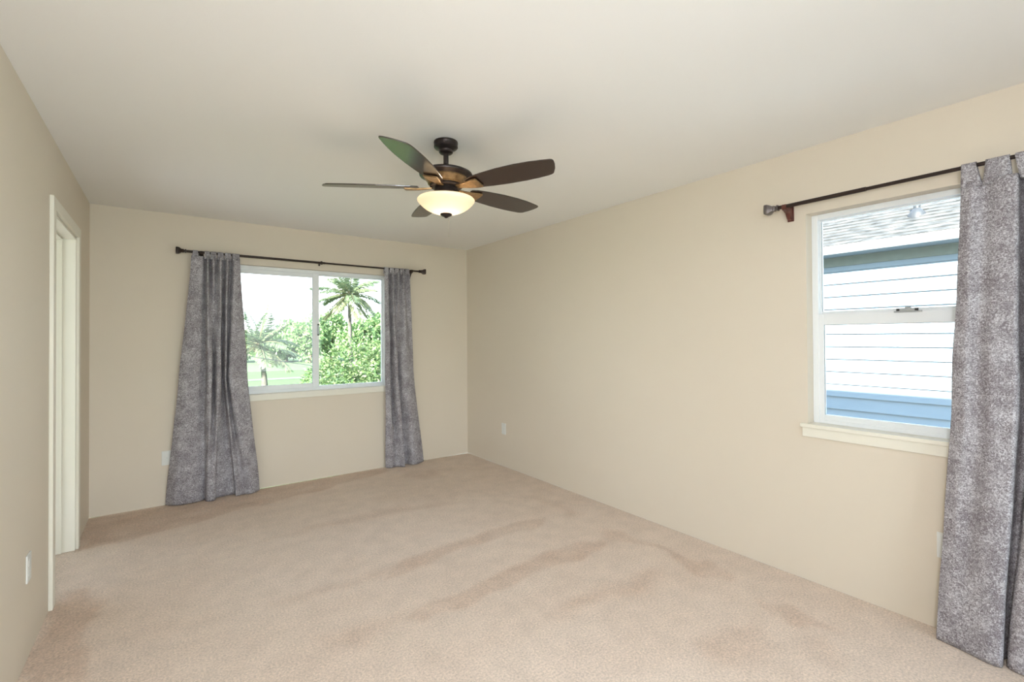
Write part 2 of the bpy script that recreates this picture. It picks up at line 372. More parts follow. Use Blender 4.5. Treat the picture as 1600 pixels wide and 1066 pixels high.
# door casing and jambs in the left wall
b = MB(); cx0, cx1 = XL, XL+0.018
b.box((cx0, DY0-0.065, 0), (cx1, DY0, DZ1+0.065)); b.box((cx0, DY1, 0), (cx1, DY1+0.065, DZ1+0.065)); b.box((cx0, DY0, DZ1), (cx1, DY1, DZ1+0.065))
structure(b.build('trim_1', M_trim, bevel=0.003))
b = MB(); j = 0.016
b.box((XL-T, DY0, 0), (XL+0.002, DY0+j, DZ1)); b.box((XL-T, DY1-j, 0), (XL+0.002, DY1, DZ1)); b.box((XL-T, DY0+j, DZ1-j), (XL+0.002, DY1-j, DZ1))
b.box((XL-0.105, DY0+j, 0), (XL-0.062, DY0+j+0.011, DZ1-j)); b.box((XL-0.105, DY1-j-0.011, 0), (XL-0.062, DY1-j, DZ1-j)); b.box((XL-0.105, DY0+j+0.011, DZ1-j-0.011), (XL-0.062, DY1-j-0.011, DZ1-j))
structure(b.build('door_1', M_trim, bevel=0.0015))

# ---- window 1 (back wall, horizontal slider)
def frame_rect(b, axis, lo, hi, z0, z1, d0, d1, wl, wr, wb, wt):
    # a rectangular frame; axis 'x' lies in the back wall, 'y' in the right wall
    def bx(a0, a1, zz0, zz1):
        if axis == 'x': b.box((a0, d0, zz0), (a1, d1, zz1))
        else: b.box((d0, a0, zz0), (d1, a1, zz1))
    bx(lo, lo+wl, z0, z1); bx(hi-wr, hi, z0, z1); bx(lo+wl, hi-wr, z0, z0+wb); bx(lo+wl, hi-wr, z1-wt, z1)
w1 = empty('window_1', (1.195, YB, 0.866)); structure(w1)
def part(b, name, mat, parent, **k):
    o = b.build(name, mat, None, **k); o.parent = parent; o.matrix_parent_inverse = Matrix.Translation(parent.location).inverted(); return o
yo = YB+0.055
b = MB(); frame_rect(b, 'x', BX0, BX1, BZ0+0.002, BZ1, yo, YB+T+0.01, 0.035, 0.035, 0.03, 0.033); part(b, 'window_frame', M_vinyl, w1, bevel=0.003)
b = MB(); frame_rect(b, 'x', BX0+0.03, 1.232, 0.897, BZ1-0.030, yo+0.008, yo+0.036, 0.045, 0.060, 0.042, 0.042); sash = part(b, 'sliding_sash', M_vinyl, w1, bevel=0.003)
b = MB(); b.box((BX0+0.06, yo+0.020, 0.92), (1.20, yo+0.024, 2.01)); part(b, 'pane', M_glass, w1)
b = MB(); frame_rect(b, 'x', BX0+0.073, 1.174, 0.937, 1.991, yo+0.0125, yo+0.0165, 0.004, 0.004, 0.003, 0.003); part(b, 'gasket', M_gasket, w1)
b = MB(); frame_rect(b, 'x', 1.20, BX1-0.03, 0.892, BZ1-0.03, yo+0.040, yo+0.066, 0.038, 0.02, 0.016, 0.014); part(b, 'fixed_sash', M_vinyl, w1, bevel=0.003)
b = MB(); b.box((1.22, yo+0.051, 0.90), (BX1-0.04, yo+0.055, 2.03)); part(b, 'pane', M_glass, w1)
b = MB(); b.box((1.214, yo-0.004, 1.42), (1.228, yo+0.010, 1.52)); part(b, 'latch', M_latch, w1, bevel=0.002)
b = MB(); b.box((1.216, yo-0.008, 1.515), (1.230, yo+0.008, 1.528)); b.box((1.216, yo-0.008, 1.412), (1.230, yo+0.008, 1.425)); part(b, 'latch_screw', M_slot, w1)
# flush sill board with apron
b = MB(); b.box((BX0-0.0, YB-0.004, BZ0-0.02), (BX1, yo+0.04, BZ0+0.004)); part(b, 'window_sill', M_trim, w1, bevel=0.002)
b = MB(); b.box((BX0-0.04, YB-0.015, 0.811), (BX1+0.04, YB, 0.868)); part(b, 'apron', M_trim, w1, bevel=0.003)

# ---- window 2 (right wall, single hung)
w2 = empty('window_2', (XR, 0.6, 0.88)); structure(w2)
xo = XR+0.072
b = MB(); frame_rect(b, 'y', RY0, RY1, RZ0+0.002, RZ1, xo, XR+T+0.02, 0.032, 0.032, 0.022, 0.030); part(b, 'window_frame', M_vinyl, w2, bevel=0.003)
b = MB(); frame_rect(b, 'y', RY0+0.03, RY1-0.03, 1.470, RZ1-0.024, xo+0.034, xo+0.054, 0.014, 0.008, 0.045, 0.012); part(b, 'upper_sash', M_vinyl, w2, bevel=0.002)
b = MB(); b.box((xo+0.042, RY0+0.04, 1.50), (xo+0.046, RY1-0.034, RZ1-0.03)); part(b, 'pane', M_glass, w2)
b = MB(); frame_rect(b, 'y', RY0+0.028, RY1-0.030, 0.898, 1.500, xo+0.004, xo+0.030, 0.030, 0.026, 0.034, 0.062); part(b, 'lower_sash', M_vinyl, w2, bevel=0.003)
b = MB(); b.box((xo+0.016, RY0+0.05, 0.92), (xo+0.020, RY1-0.05, 1.45)); part(b, 'pane', M_glass, w2)
b = MB(); frame_rect(b, 'y', RY0+0.056, RY1-0.054, 0.930, 1.440, xo+0.010, xo+0.015, 0.003, 0.003, 0.0015, 0.004); frame_rect(b, 'y', RY0+0.042, RY1-0.036, 1.512, RZ1-0.034, xo+0.036, xo+0.0415, 0.003, 0.003, 0.001, 0.0015); part(b, 'gasket', M_gasket, w2)
b = MB(); yl = 0.695*1.03
b.box((xo-0.006, yl-0.055, 1.492), (xo+0.014, yl+0.055, 1.500)); b.box((xo-0.012, yl-0.038, 1.498), (xo+0.016, yl+0.038, 1.512)); b.box((xo-0.004, yl-0.012, 1.510), (xo+0.012, yl+0.012, 1.520)); part(b, 'sash_lock', M_latch, w2, bevel=0.002)
b = MB(); b.box((xo-0.013, yl-0.043, 1.499), (xo-0.004, yl-0.030, 1.511)); b.box((xo-0.013, yl+0.030, 1.499), (xo-0.004, yl+0.043, 1.511)); part(b, 'lock_cam', M_slot, w2)
b = MB(); b.box((XR-0.022, RY0-0.035, RZ0-0.018), (XR+0.001, RY1+0.035, RZ0+0.003)); b.box((XR-0.001, RY0, RZ0-0.02), (xo+0.02, RY1, RZ0+0.003)); part(b, 'window_sill', M_trim, w2, bevel=0.002)
b = MB(); b.box((XR-0.014, RY0-0.025, 0.810), (XR, RY1+0.025, RZ0-0.017)); part(b, 'apron', M_trim, w2, bevel=0.002)

# ---- added window: unseen glazed door behind the camera, put in for more daylight
w3 = empty('added_window', (1.25, YF, 0)); structure(w3)
b = MB(); b.box((FX0, YF-T, 0), (FX0+0.05, YF-0.02, FZ1)); b.box((FX1-0.05, YF-T, 0), (FX1, YF-0.02, FZ1)); b.box((FX0+0.05, YF-T, FZ1-0.05), (FX1-0.05, YF-0.02, FZ1)); b.box((FX0+0.05, YF-T, 0), (FX1-0.05, YF-0.02, 0.03)); b.box((1.22, YF-0.10, 0.03), (1.28, YF-0.05, FZ1-0.05)); part(b, 'window_frame', M_vinyl, w3)
b = MB(); b.box((FX0+0.05, YF-0.072, 0.03), (1.22, YF-0.068, FZ1-0.05)); part(b, 'pane', M_glass, w3)
b = MB(); b.box((1.28, YF-0.082, 0.03), (FX1-0.05, YF-0.078, FZ1-0.05)); part(b, 'pane', M_glass, w3)

# ------------------------------------------------------------------ wall outlets and switch plates
def outlet(center, out, label, decora=False, wide=0.072):
    # out: unit normal pointing into the room
    o = empty('wall_outlet', center)
    n = Vector(out); u = Vector((0,0,1)).cross(n)
    c = Vector(center)
    def bx(b, u0, u1, z0, z1, d0, d1):
        p = c + u*u0 + n*d0; q = c + u*u1 + n*d1
        b.box((p.x, p.y, c.z+z0), (q.x, q.y, c.z+z1))
    b = MB(); bx(b, -wide/2, wide/2, -0.059, 0.059, 0.0, 0.006); part(b, 'cover_plate', M_plate, o, bevel=0.002)
    for zc in (0.020, -0.020):
        b = MB(); bx(b, -0.016, 0.016, zc-0.014, zc+0.014, 0.005, 0.0075); r = part(b, 'receptacle', M_plate, o, bevel=0.001)
        b = MB(); bx(b, -0.0075, -0.0050, zc-0.002, zc+0.008, 0.0072, 0.0080); bx(b, 0.0050, 0.0075, zc-0.002, zc+0.007, 0.0072, 0.0080); bx(b, -0.003, 0.003, zc-0.011, zc-0.006, 0.0072, 0.0080)
        s_ = b.build('slots', M_slot); s_.parent = r; s_.matrix_parent_inverse = Matrix.Translation(c).inverted()
    b = MB(); bx(b, -0.002, 0.002, -0.002, 0.002, 0.0058, 0.0068); part(b, 'screw', M_latch, o)
    tag(o, label, 'outlet', 'white wall outlets')
outlet((0.004, YB, 0.390), (0, -1, 0), 'white outlet on the back wall beside the left edge of the long grey curtain')
outlet((XR, 4.116, 0.404), (-1, 0, 0), 'white outlet alone on the long bare right wall near the far corner')
outlet((XR, 0.566, 0.394), (-1, 0, 0), 'white outlet half hidden by the grey curtain nearest the camera')
outlet((XL, 2.885, 0.393), (1, 0, 0), 'white outlet on the left wall in front of the doorway')

# ------------------------------------------------------------------ curtain rods
def curtain_rod(name, wallpt, u, n, length, zr, d, label, brk, centre, r1, r2, split, finial_mat, brk_mat):
    # wallpt: point on the wall below u=0 ; u along the wall ; n into the room
    u = Vector(u); n = Vector(n); w0 = Vector(wallpt)
    P = lambda a, dd, z: w0 + u*a + n*dd + Vector((0, 0, z))
    o = empty(name, P(0, d, zr))
    b = MB(); b.lathe([(r1, 0), (r1, split)], P(0, d, zr), 20, axis=u); b.lathe([(r2, split-0.02), (r2, length)], P(0, d, zr), 20, axis=u)
    part(b, 'rod', M_rod, o, smooth=True)
    prof = [(0.010, 0), (0.0155, 0.001), (0.0155, 0.007), (0.0100, 0.010), (0.0100, 0.014), (0.0150, 0.018), (0.0165, 0.023), (0.0140, 0.028), (0.0165, 0.034), (0.0220, 0.042), (0.0265, 0.050), (0.0285, 0.056), (0.0290, 0.068), (0.0260, 0.072), (0.004, 0.073)]
    for a, sgn in ((0, -1), (length, 1)):
        b = MB(); b.lathe(prof, P(a, d, zr), 32, square=0.75, axis=u*sgn); part(b, 'finial', finial_mat, o, smooth=True)
    poly = [(0, 0.008), (0, -0.066), (0.010, -0.070), (0.022, -0.066), (0.034, -0.052), (0.046, -0.034), (d-0.010, -0.024), (d+0.010, -0.018), (d+0.017, -0.004), (d+0.012, 0.010), (d, 0.012), (d-0.016, 0.006), (0.040, -0.006), (0.020, 0.002)]
    for a in brk:
        b = MB(); b.prism(poly, P(a, 0, zr), n, (0, 0, 1), u, -0.012, 0.012)
        b.prism([(0, 0.016), (0, -0.076), (0.006, -0.076), (0.006, 0.016)], P(a, 0, zr), n, (0, 0, 1), u, -0.018, 0.018)
        br = part(b, 'bracket', brk_mat, o, bevel=0.003)
        b = MB(); b.lathe([(0.0125, -0.018), (0.0190, -0.017), (0.0215, -0.010), (0.0215, 0.010), (0.0190, 0.017), (0.0125, 0.018)], P(a, d, zr), 24, axis=u); rg = b.build('ring', brk_mat, smooth=True); rg.parent = br
        rg.matrix_parent_inverse = Matrix.Translation(P(0, d, zr)).inverted()
    if centre is not None:
        b = MB(); b.prism([(0, 0.02), (0, -0.02), (0.006, -0.02), (0.006, -0.006), (d, -0.012), (d+0.014, -0.02), (d+0.016, 0.004), (d+0.010, 0.016), (d, 0.012), (0.006, 0.004), (0.006, 0.02)], P(centre, 0, zr), n, (0, 0, 1), u, -0.008, 0.008)
        part(b, 'centre_support', M_rod, o, bevel=0.002)
    tag(o, label, 'curtain rod')
    return o
ZR = 2.122
curtain_rod('curtain_rod', (0.132, YB, 0), (1, 0, 0), (0, -1, 0), 2.124, ZR, 0.080,
            'dark bronze curtain rod with flared finials above the wide sliding window on the back wall', [0.108, 2.035], 1.086, 0.0105, 0.0085, 1.12, M_rod, M_rod)
curtain_rod('curtain_rod', (XR, 1.258, 0), (0, -1, 0), (-1, 0, 0), 1.38, 2.115, 0.080,
            'dark bronze curtain rod with grey square finial and red brown bracket over the right window', [0.033, 1.345], None, 0.0110, 0.0090, 0.42, M_pewter, M_cherry)

# ------------------------------------------------------------------ curtains
def crom(pts, k):
    out = []; n = len(pts)
    for i in range(n-1):
        p0 = pts[max(i-1,0)]; p1 = pts[i]; p2 = pts[i+1]; p3 = pts[min(i+2,n-1)]
        for s_ in range(k):
            t = s_/k; t2 = t*t; t3 = t2*t
            out.append(tuple(0.5*((2*p1[c]) + (-p0[c]+p2[c])*t + (2*p0[c]-5*p1[c]+4*p2[c]-p3[c])*t2 + (-p0[c]+3*p1[c]-3*p2[c]+p3[c])*t3) for c in range(len(p1))))
    out.append(tuple(pts[-1])); return out
def curtain(wallpt, u, n, top, bot, ztop, tabs, rod_d, rod_z, label, rows=70, k=10, power=1.0, seed=1, mid=None):
    # top / bot: matching lists of (distance along the wall, distance from the wall[, z]) in plan
    u = Vector(u); n = Vector(n); w0 = Vector(wallpt)
    tp = crom(top, k); bt = crom(bot, k); md = crom(mid, k) if mid else None
    m_ = len(tp); vs = []
    o = empty('curtain', w0 + u*(0.5*(top[0][0]+top[-1][0])) + n*rod_d)
    for r in range(rows+1):
        v = r/rows; z = ztop*(1-v)
        wv = v**power
        for i in range(m_):
            if md:
                if v < 0.5:
                    q = v*2; q = q*q*(3-2*q)*0.35+q*0.65; a = tp[i][0]*(1-q)+md[i][0]*q; d = tp[i][1]*(1-q)+md[i][1]*q
                else:
                    q = v*2-1; q = q*q*(3-2*q)*0.35+q*0.65; a = md[i][0]*(1-q)+bt[i][0]*q; d = md[i][1]*(1-q)+bt[i][1]*q
            else:
                a = tp[i][0]*(1-wv)+bt[i][0]*wv; d = tp[i][1]*(1-wv)+bt[i][1]*wv
            zb = bt[i][2] if len(bt[i]) > 2 else 0.004
            zz = zb + (ztop-zb)*(1-v)
            nz = noise.noise(Vector((a*7+seed, zz*2.2, seed*3.1)))
            d2 = max(0.008, d + 0.010*nz*min(1, v*3)); a2 = a + 0.006*noise.noise(Vector((i*0.05, zz*3, seed*7.7)))*min(1, v*3)
            p = w0 + u*a2 + n*d2; vs.append((p.x, p.y, zz))
    fs = [(r*m_+i, r*m_+i+1, (r+1)*m_+i+1, (r+1)*m_+i) for r in range(rows) for i in range(m_-1)]
    b = MB(); b.add(vs, fs); pnl = part(b, 'panel', M_fabric, o, smooth='all', fixn=False)
    so = pnl.modifiers.new('cloth', 'SOLIDIFY'); so.thickness = 0.003; so.offset = 0
    # hem band: a doubled fold at the foot
    for (a0, a1, b0, b1) in tabs:
        # tab from (a0..a1 at the panel) narrowing to (b0..b1) on the rod, looping over it
        pr = []
        for i in range(7):
            ph = PI*i/6; pr.append((rod_d + 0.0135*math.cos(ph), rod_z + 0.0135*math.sin(ph), 1.0))
        drop = ztop-0.02
        prof = [(rod_d+0.014, drop, 0.0), (rod_d+0.015, (drop+rod_z)/2, 0.55)] + pr + [(rod_d-0.015, (drop+rod_z)/2, 0.55), (rod_d-0.012, drop, 0.0)]
        vv = []; cols = 7
        for (d, z, t) in prof:
            for c in range(cols):
                s_ = c/(cols-1); a = (a0+(a1-a0)*s_)*(1-t) + (b0+(b1-b0)*s_)*t
                wav = 0.0035*math.sin(s_*9+a0*40)*(1-t) + 0.002*math.sin(s_*13+b0*50)*t
                p = w0 + u*a + n*(d + (wav if d > rod_d else -wav)); vv.append((p.x, p.y, z))
        ff = [(i*cols+c, i*cols+c+1, (i+1)*cols+c+1, (i+1)*cols+c) for i in range(len(prof)-1) for c in range(cols-1)]
        b = MB(); b.add(vv, ff); t_ = part(b, 'tab', M_fabric, o, smooth='all', fixn=False)
        so = t_.modifiers.new('cloth', 'SOLIDIFY'); so.thickness = 0.003; so.offset = 0
    tag(o, label, 'curtain')
    return o
# left curtain of the back window: x measured along the wall, depth from the wall
top = [(0.168,.088),(0.195,.097),(0.245,.094),(0.268,.052),(0.283,.112),(0.304,.050),(0.325,.114),(0.350,.048),(0.378,.114),(0.405,.050),(0.428,.112),(0.455,.052),(0.485,.110),(0.524,.092)]
mid = [(0.085,.060),(0.135,.085),(0.215,.088),(0.268,.040),(0.285,.112),(0.315,.112),(0.330,.030),(0.350,.118),(0.378,.112),(0.392,.030),(0.412,.110),(0.432,.045),(0.455,.118),(0.585,.075)]
bot = [(-0.008,.014,.004),(0.060,.070,.004),(0.170,.090,.003),(0.240,.070,.003),(0.262,.050,.003),(0.276,.118,.003),(0.318,.128,.003),(0.338,.095,.004),(0.352,.050,.003),(0.480,.048,.003),(0.492,.118,.004),(0.545,.100,.004),(0.605,.118,.004),(0.684,.055,.004)]
tabs = [(0.168,0.222,0.178,0.214),(0.258,0.300,0.262,0.298),(0.303,0.350,0.306,0.348),(0.355,0.405,0.357,0.400),(0.408,0.460,0.410,0.456),(0.464,0.524,0.466,0.520)]
curtain((0, YB, 0), (1,0,0), (0,-1,0), top, bot, 2.088, tabs, 0.080, ZR, 'long mottled grey curtain flaring to the carpet at the left of the sliding window', mid=mid, seed=2)
# right curtain of the back window
top = [(1.852,.092),(1.885,.108),(1.915,.050),(1.945,.114),(1.975,.048),(2.005,.114),(2.035,.050),(2.065,.112),(2.095,.056),(2.138,.098)]
mid = [(1.868,.070),(1.905,.105),(1.938,.030),(1.958,.118),(1.995,.112),(2.010,.028),(2.040,.100),(2.090,.112),(2.150,.085),(2.192,.060)]
bot = [(1.878,.040,.004),(1.930,.085,.004),(1.990,.070,.004),(2.030,.115,.004),(2.055,.135,.004),(2.080,.050,.004),(2.120,.040,.004),(2.165,.110,.004),(2.240,.100,.004),(2.318,.045,.004)]
tabs = [(1.852,1.905,1.853,1.900),(1.908,1.962,1.910,1.958),(1.966,2.020,1.968,2.016),(2.024,2.080,2.026,2.076),(2.084,2.138,2.085,2.134)]
curtain((0, YB, 0), (1,0,0), (0,-1,0), top, bot, 2.085, tabs, 0.080, ZR, 'narrow mottled grey curtain hanging at the right of the sliding window', mid=mid, seed=5)
# near curtain of the right window: distance measured from y=0.49 toward the camera
top = [(0.0,.085),(0.035,.098),(0.075,.080),(0.115,.100),(0.150,.108),(0.172,.100),(0.176,.060),(0.186,.030),(0.200,.040),(0.215,.092),(0.255,.105),(0.310,.080),(0.370,.105),(0.430,.085)]
mid = [(-0.045,.075),(0.000,.100),(0.045,.085),(0.085,.105),(0.125,.108),(0.158,.105),(0.166,.055),(0.176,.024),(0.194,.030),(0.206,.100),(0.250,.115),(0.320,.085),(0.390,.110),(0.460,.080)]
bot = [(-0.098,.115,.004),(-0.055,.122,.004),(-0.010,.128,.004),(0.035,.140,.004),(0.075,.150,.004),(0.108,.140,.004),(0.104,.075,.004),(0.112,.050,.004),(0.124,.060,.004),(0.132,.125,.004),(0.190,.140,.004),(0.290,.100,.004),(0.390,.130,.004),(0.480,.090,.004)]
tabs = [(0.000,0.068,0.002,0.050),(0.068,0.158,0.078,0.150),(0.180,0.262,0.166,0.250),(0.262,0.345,0.272,0.335),(0.345,0.430,0.352,0.420)]
curtain((XR, 0.487, 0), (0,-1,0), (-1,0,0), top, bot, 2.040, tabs, 0.080, 2.115, 'mottled grey tab top curtain nearest the camera over the right window', mid=mid, seed=9, rows=90)

# ------------------------------------------------------------------ ceiling fan
FC = Vector((1.22, 2.253, 0))
fan = empty('ceiling_fan', (FC.x, FC.y, H))
tag(fan, 'bronze five blade ceiling fan with a lit cream glass bowl', 'ceiling fan')
def fpart(b, name, mat, **k): return part(b, name, mat, fan, **k)
b = MB(); b.lathe([(0.050, H), (0.0645, H-0.001), (0.0655, H-0.008), (0.0640, H-0.010), (0.0645, H-0.030), (0.0600, H-0.035), (0.0480, H-0.041), (0.0400, H-0.046), (0.0375, H-0.049), (0.0375, H-0.058), (0.0320, H-0.064), (0.020, H-0.066)], FC, 40); fpart(b, 'canopy', M_bronze, smooth=True)
b = MB(); b.lathe([(0.0140, H-0.064), (0.0140, 2.294)], FC, 20); fpart(b, 'downrod', M_bronze, smooth=True)
b = MB(); b.lathe([(0.017, 2.318), (0.020, 2.312), (0.021, 2.304), (0.030, 2.297), (0.060, 2.292), (0.098, 2.284), (0.126, 2.274), (0.1405, 2.266), (0.1435, 2.260), (0.1420, 2.254), (0.1340, 2.250), (0.122, 2.247), (0.116, 2.242)], FC, 48); fpart(b, 'motor_housing', M_bronze, smooth=True)
b = MB(); b.lathe([(0.117, 2.246), (0.113, 2.240), (0.115, 2.236), (0.104, 2.222), (0.096, 2.212), (0.098, 2.208), (0.088, 2.204)], FC, 48)
band = fpart(b, 'decorative_band', M_gold, smooth=True)
for k in range(15):
    a = 2*PI*k/15; c = FC + Vector((0.107*math.cos(a), 0.107*math.sin(a), 2.226)); b = MB()
    b.lathe([(0.0, -0.009), (0.006, -0.007), (0.009, 0), (0.006, 0.007), (0.0, 0.009)], c, 10, close=False)
    o_ = b.build('medallion', M_gold, smooth='all'); o_.parent = band; o_.matrix_parent_inverse = Matrix.Translation(fan.location).inverted()
b = MB(); b.lathe([(0.060, 2.212), (0.086, 2.208), (0.088, 2.196), (0.082, 2.190), (0.060, 2.188)], FC, 48); fpart(b, 'flywheel', M_bronze, smooth=True)
b = MB(); b.lathe([(0.058, 2.190), (0.060, 2.180), (0.066, 2.168), (0.070, 2.158), (0.070, 2.140), (0.064, 2.134), (0.020, 2.132)], FC, 48); fpart(b, 'switch_housing', M_bronze, smooth=True)
for k in range(3):
    b = MB(); a = 2*PI*k/3 + 0.5; c = FC + Vector((0.070*math.cos(a), 0.070*math.sin(a), 2.150)); b.lathe([(0.006, 0), (0.006, 0.010), (0.003, 0.014)], c, 10, axis=(math.cos(a), math.sin(a), 0))
    fpart(b, 'thumb_screw', M_bronze, smooth=True)
outer = [(0.140, 2.1300), (0.150, 2.1285), (0.1545, 2.1230), (0.1530, 2.1160), (0.1440, 2.1040), (0.1300, 2.0900), (0.1120, 2.0760), (0.0900, 2.0640), (0.0660, 2.0550), (0.0400, 2.0490), (0.0100, 2.0470)]
b = MB(); b.lathe(outer, FC, 64, close=False); fpart(b, 'glass_bowl', M_frost, smooth='all')
b = MB(); b.lathe([(0.008, 2.052), (0.030, 2.0500), (0.0335, 2.0465), (0.0315, 2.0420), (0.0220, 2.0360), (0.0120, 2.0325), (0.0100, 2.0290), (0.0060, 2.0265), (0.0, 2.0255)], FC, 28, close=False); fpart(b, 'bowl_finial', M_bronze, smooth=True)
bl = bpy.data.lights.new('fan_bulb', 'POINT'); bl.energy = BULB; bl.color = (1.0, 0.74, 0.50); bl.shadow_soft_size = 0.022
bo = bpy.data.objects.new('fan_bulb', bl); COL.objects.link(bo); bo.location = (FC.x, FC.y, 2.098)
# blades
def blade_outline():
    pts = []
    up = [(0.150, 0.036), (0.185, 0.048), (0.26, 0.059), (0.36, 0.068), (0.46, 0.0715), (0.53, 0.070), (0.585, 0.066), (0.604, 0.062), (0.618, 0.055), (0.640, 0.024), (0.654, -0.006), (0.660, -0.030), (0.657, -0.041), (0.648, -0.046)]
    dn = [(0.60, -0.054), (0.54, -0.062), (0.46, -0.067), (0.36, -0.066), (0.26, -0.058), (0.185, -0.048), (0.150, -0.036), (0.146, -0.020), (0.205, -0.012), (0.205, 0.012), (0.146, 0.020)]
    return up + dn
PITCH = math.radians(-12.0)
ANG0 = -67.0
ZBL = 2.190
for k in range(5):
    a = math.radians(ANG0 + 72*k); ca, sa = math.cos(a), math.sin(a)
    def X(r, s_, h):   # blade frame: r outward, s_ sideways, h up ; pitched about its length
        s2 = s_*math.cos(PITCH) - h*math.sin(PITCH); h2 = s_*math.sin(PITCH) + h*math.cos(PITCH)
        return (FC.x + r*ca - s2*sa, FC.y + r*sa + s2*ca, ZBL + h2)
    ol = [(r, s_*1.10) for r, s_ in blade_outline()]
    loc = X(0.15, 0, 0)
    fr = Matrix(((ca, -sa*math.cos(PITCH), sa*math.sin(PITCH)), (sa, ca*math.cos(PITCH), -ca*math.sin(PITCH)), (0, math.sin(PITCH), math.cos(PITCH))))
    b = MB(); n = len(ol)
    b.add([(r-0.15, s_, 0.003) for r, s_ in ol] + [(r-0.15, s_, -0.003) for r, s_ in ol], [tuple(range(n)), tuple(reversed(range(n, 2*n)))] + [(i, (i+1)%n, (i+1)%n+n, i+n) for i in range(n)])
    bo_ = b.build('blade', M_blade, bevel=0.0015)
    bo_.matrix_world = Matrix.Translation(loc) @ fr.to_4x4(); bo_.parent = fan; bo_.matrix_parent_inverse = Matrix.Translation(fan.location).inverted()
    # bronze arm: neck from the flywheel, then two prongs under the blade
    b = MB()
    neck = [(0.075, 0.016, -0.004), (0.110, 0.020, -0.007), (0.150, 0.030, -0.010), (0.190, 0.040, -0.0105), (0.218, 0.041, -0.0105), (0.222, 0.034, -0.0105)]
    poly = [(r, s_) for r, s_, h in neck] + [(r, -s_) for r, s_, h in reversed(neck)]
    hh = [h for r, s_, h in neck] + [h for r, s_, h in reversed(neck)]
    n = len(poly)
    b.add([X(poly[i][0], poly[i][1], hh[i]+0.004) for i in range(n)] + [X(poly[i][0], poly[i][1], hh[i]-0.004) for i in range(n)],
          [(i, i+1, n-2-i, n-1-i) for i in range(n//2-1)] + [tuple(reversed((i+n, i+1+n, 2*n-2-i, 2*n-1-i))) for i in range(n//2-1)] + [(i, (i+1)%n, (i+1)%n+n, i+n) for i in range(n)])
    ba = b.build('blade_arm', M_gold, bevel=0.0015)
    ba.parent = fan; ba.matrix_parent_inverse = Matrix.Translation(fan.location).inverted()
# pull chains
b = MB(); px, py = FC.x+0.055, FC.y+0.028
b.tube([(FC.x+0.066, FC.y+0.034, 2.150), (FC.x+0.150, FC.y+0.060, 2.136), (FC.x+0.158, FC.y+0.062, 2.120), (FC.x+0.158, FC.y+0.062, 1.935)][:1] + [(FC.x+0.068, FC.y+0.035, 2.14)], 0.0012, 6)
fpart(b, 'chain_guide', M_chain)
cxp = FC + Vector((0.040*Rv.x, 0.040*Rv.y, 0)) - Vector((Fv.x, Fv.y, 0))*0.0
b = MB(); c0 = FC + Vector((0.0135*Rv.x, 0.0135*Rv.y, 0))
b.tube([(c0.x, c0.y, 2.030), (c0.x, c0.y, 1.922)], 0.0006, 6); ch = fpart(b, 'pull_chain', M_chain)
b = MB(); b.lathe([(0.0, 1.898), (0.004, 1.900), (0.005, 1.908), (0.0035, 1.918), (0.0012, 1.924)], c0, 12, close=False); o_ = b.build('chain_fob', M_bronze, smooth='all'); o_.parent = ch; o_.matrix_parent_inverse = Matrix.Translation(fan.location).inverted()

# ------------------------------------------------------------------ outdoors
GZ = -2.8
random.seed(4)
b = MB(); b.box((-120, -60, GZ-0.5), (220, 300, GZ)); structure(b.build('ground', M_grass))
b = MB(); b.box((-14, -14, GZ), (6.49, 8.5, GZ+0.02)); structure(b.build('bounce_paving', M_concrete))  # unseen paving added so the siding next door gets grey bounce, not green
# pale cart path crossing the lawn
b = MB(); pts_c = [(-30, 56.0), (0, 55.0), (30, 56.5), (60, 60.0)]
cc = crom(pts_c, 8); vs = []
for i, (x, y) in enumerate(cc):
    vs += [(x, y-1.3, GZ+0.02), (x, y+1.3, GZ+0.02)]
b.add(vs, [(2*i, 2*i+2, 2*i+3, 2*i+1) for i in range(len(cc)-1)]); po = b.build('cart_path', M_sand); tag(po, 'pale path crossing the lawn beyond the back window', 'path'); structure(po)

def leaf_quad(b, p, d, side, L_, W_, tone, droop=0.25):
    # a bent leaf: three cross sections
    d = d.normalized(); side = side.normalized(); up = side.cross(d)
    q0 = p; q1 = p + d*L_*0.5 + up*L_*0.06; q2 = p + d*L_ - up*L_*droop
    b.add([q0, q1+side*W_*0.5, q2, q1-side*W_*0.5, q1+up*(-0.02*L_)], [(0, 1, 4), (1, 2, 4), (2, 3, 4), (3, 0, 4)], tone)
def rnd_dir():
    z = random.uniform(-1, 1); a = random.uniform(0, 2*PI); r = math.sqrt(1-z*z); return Vector((r*math.cos(a), r*math.sin(a), z))

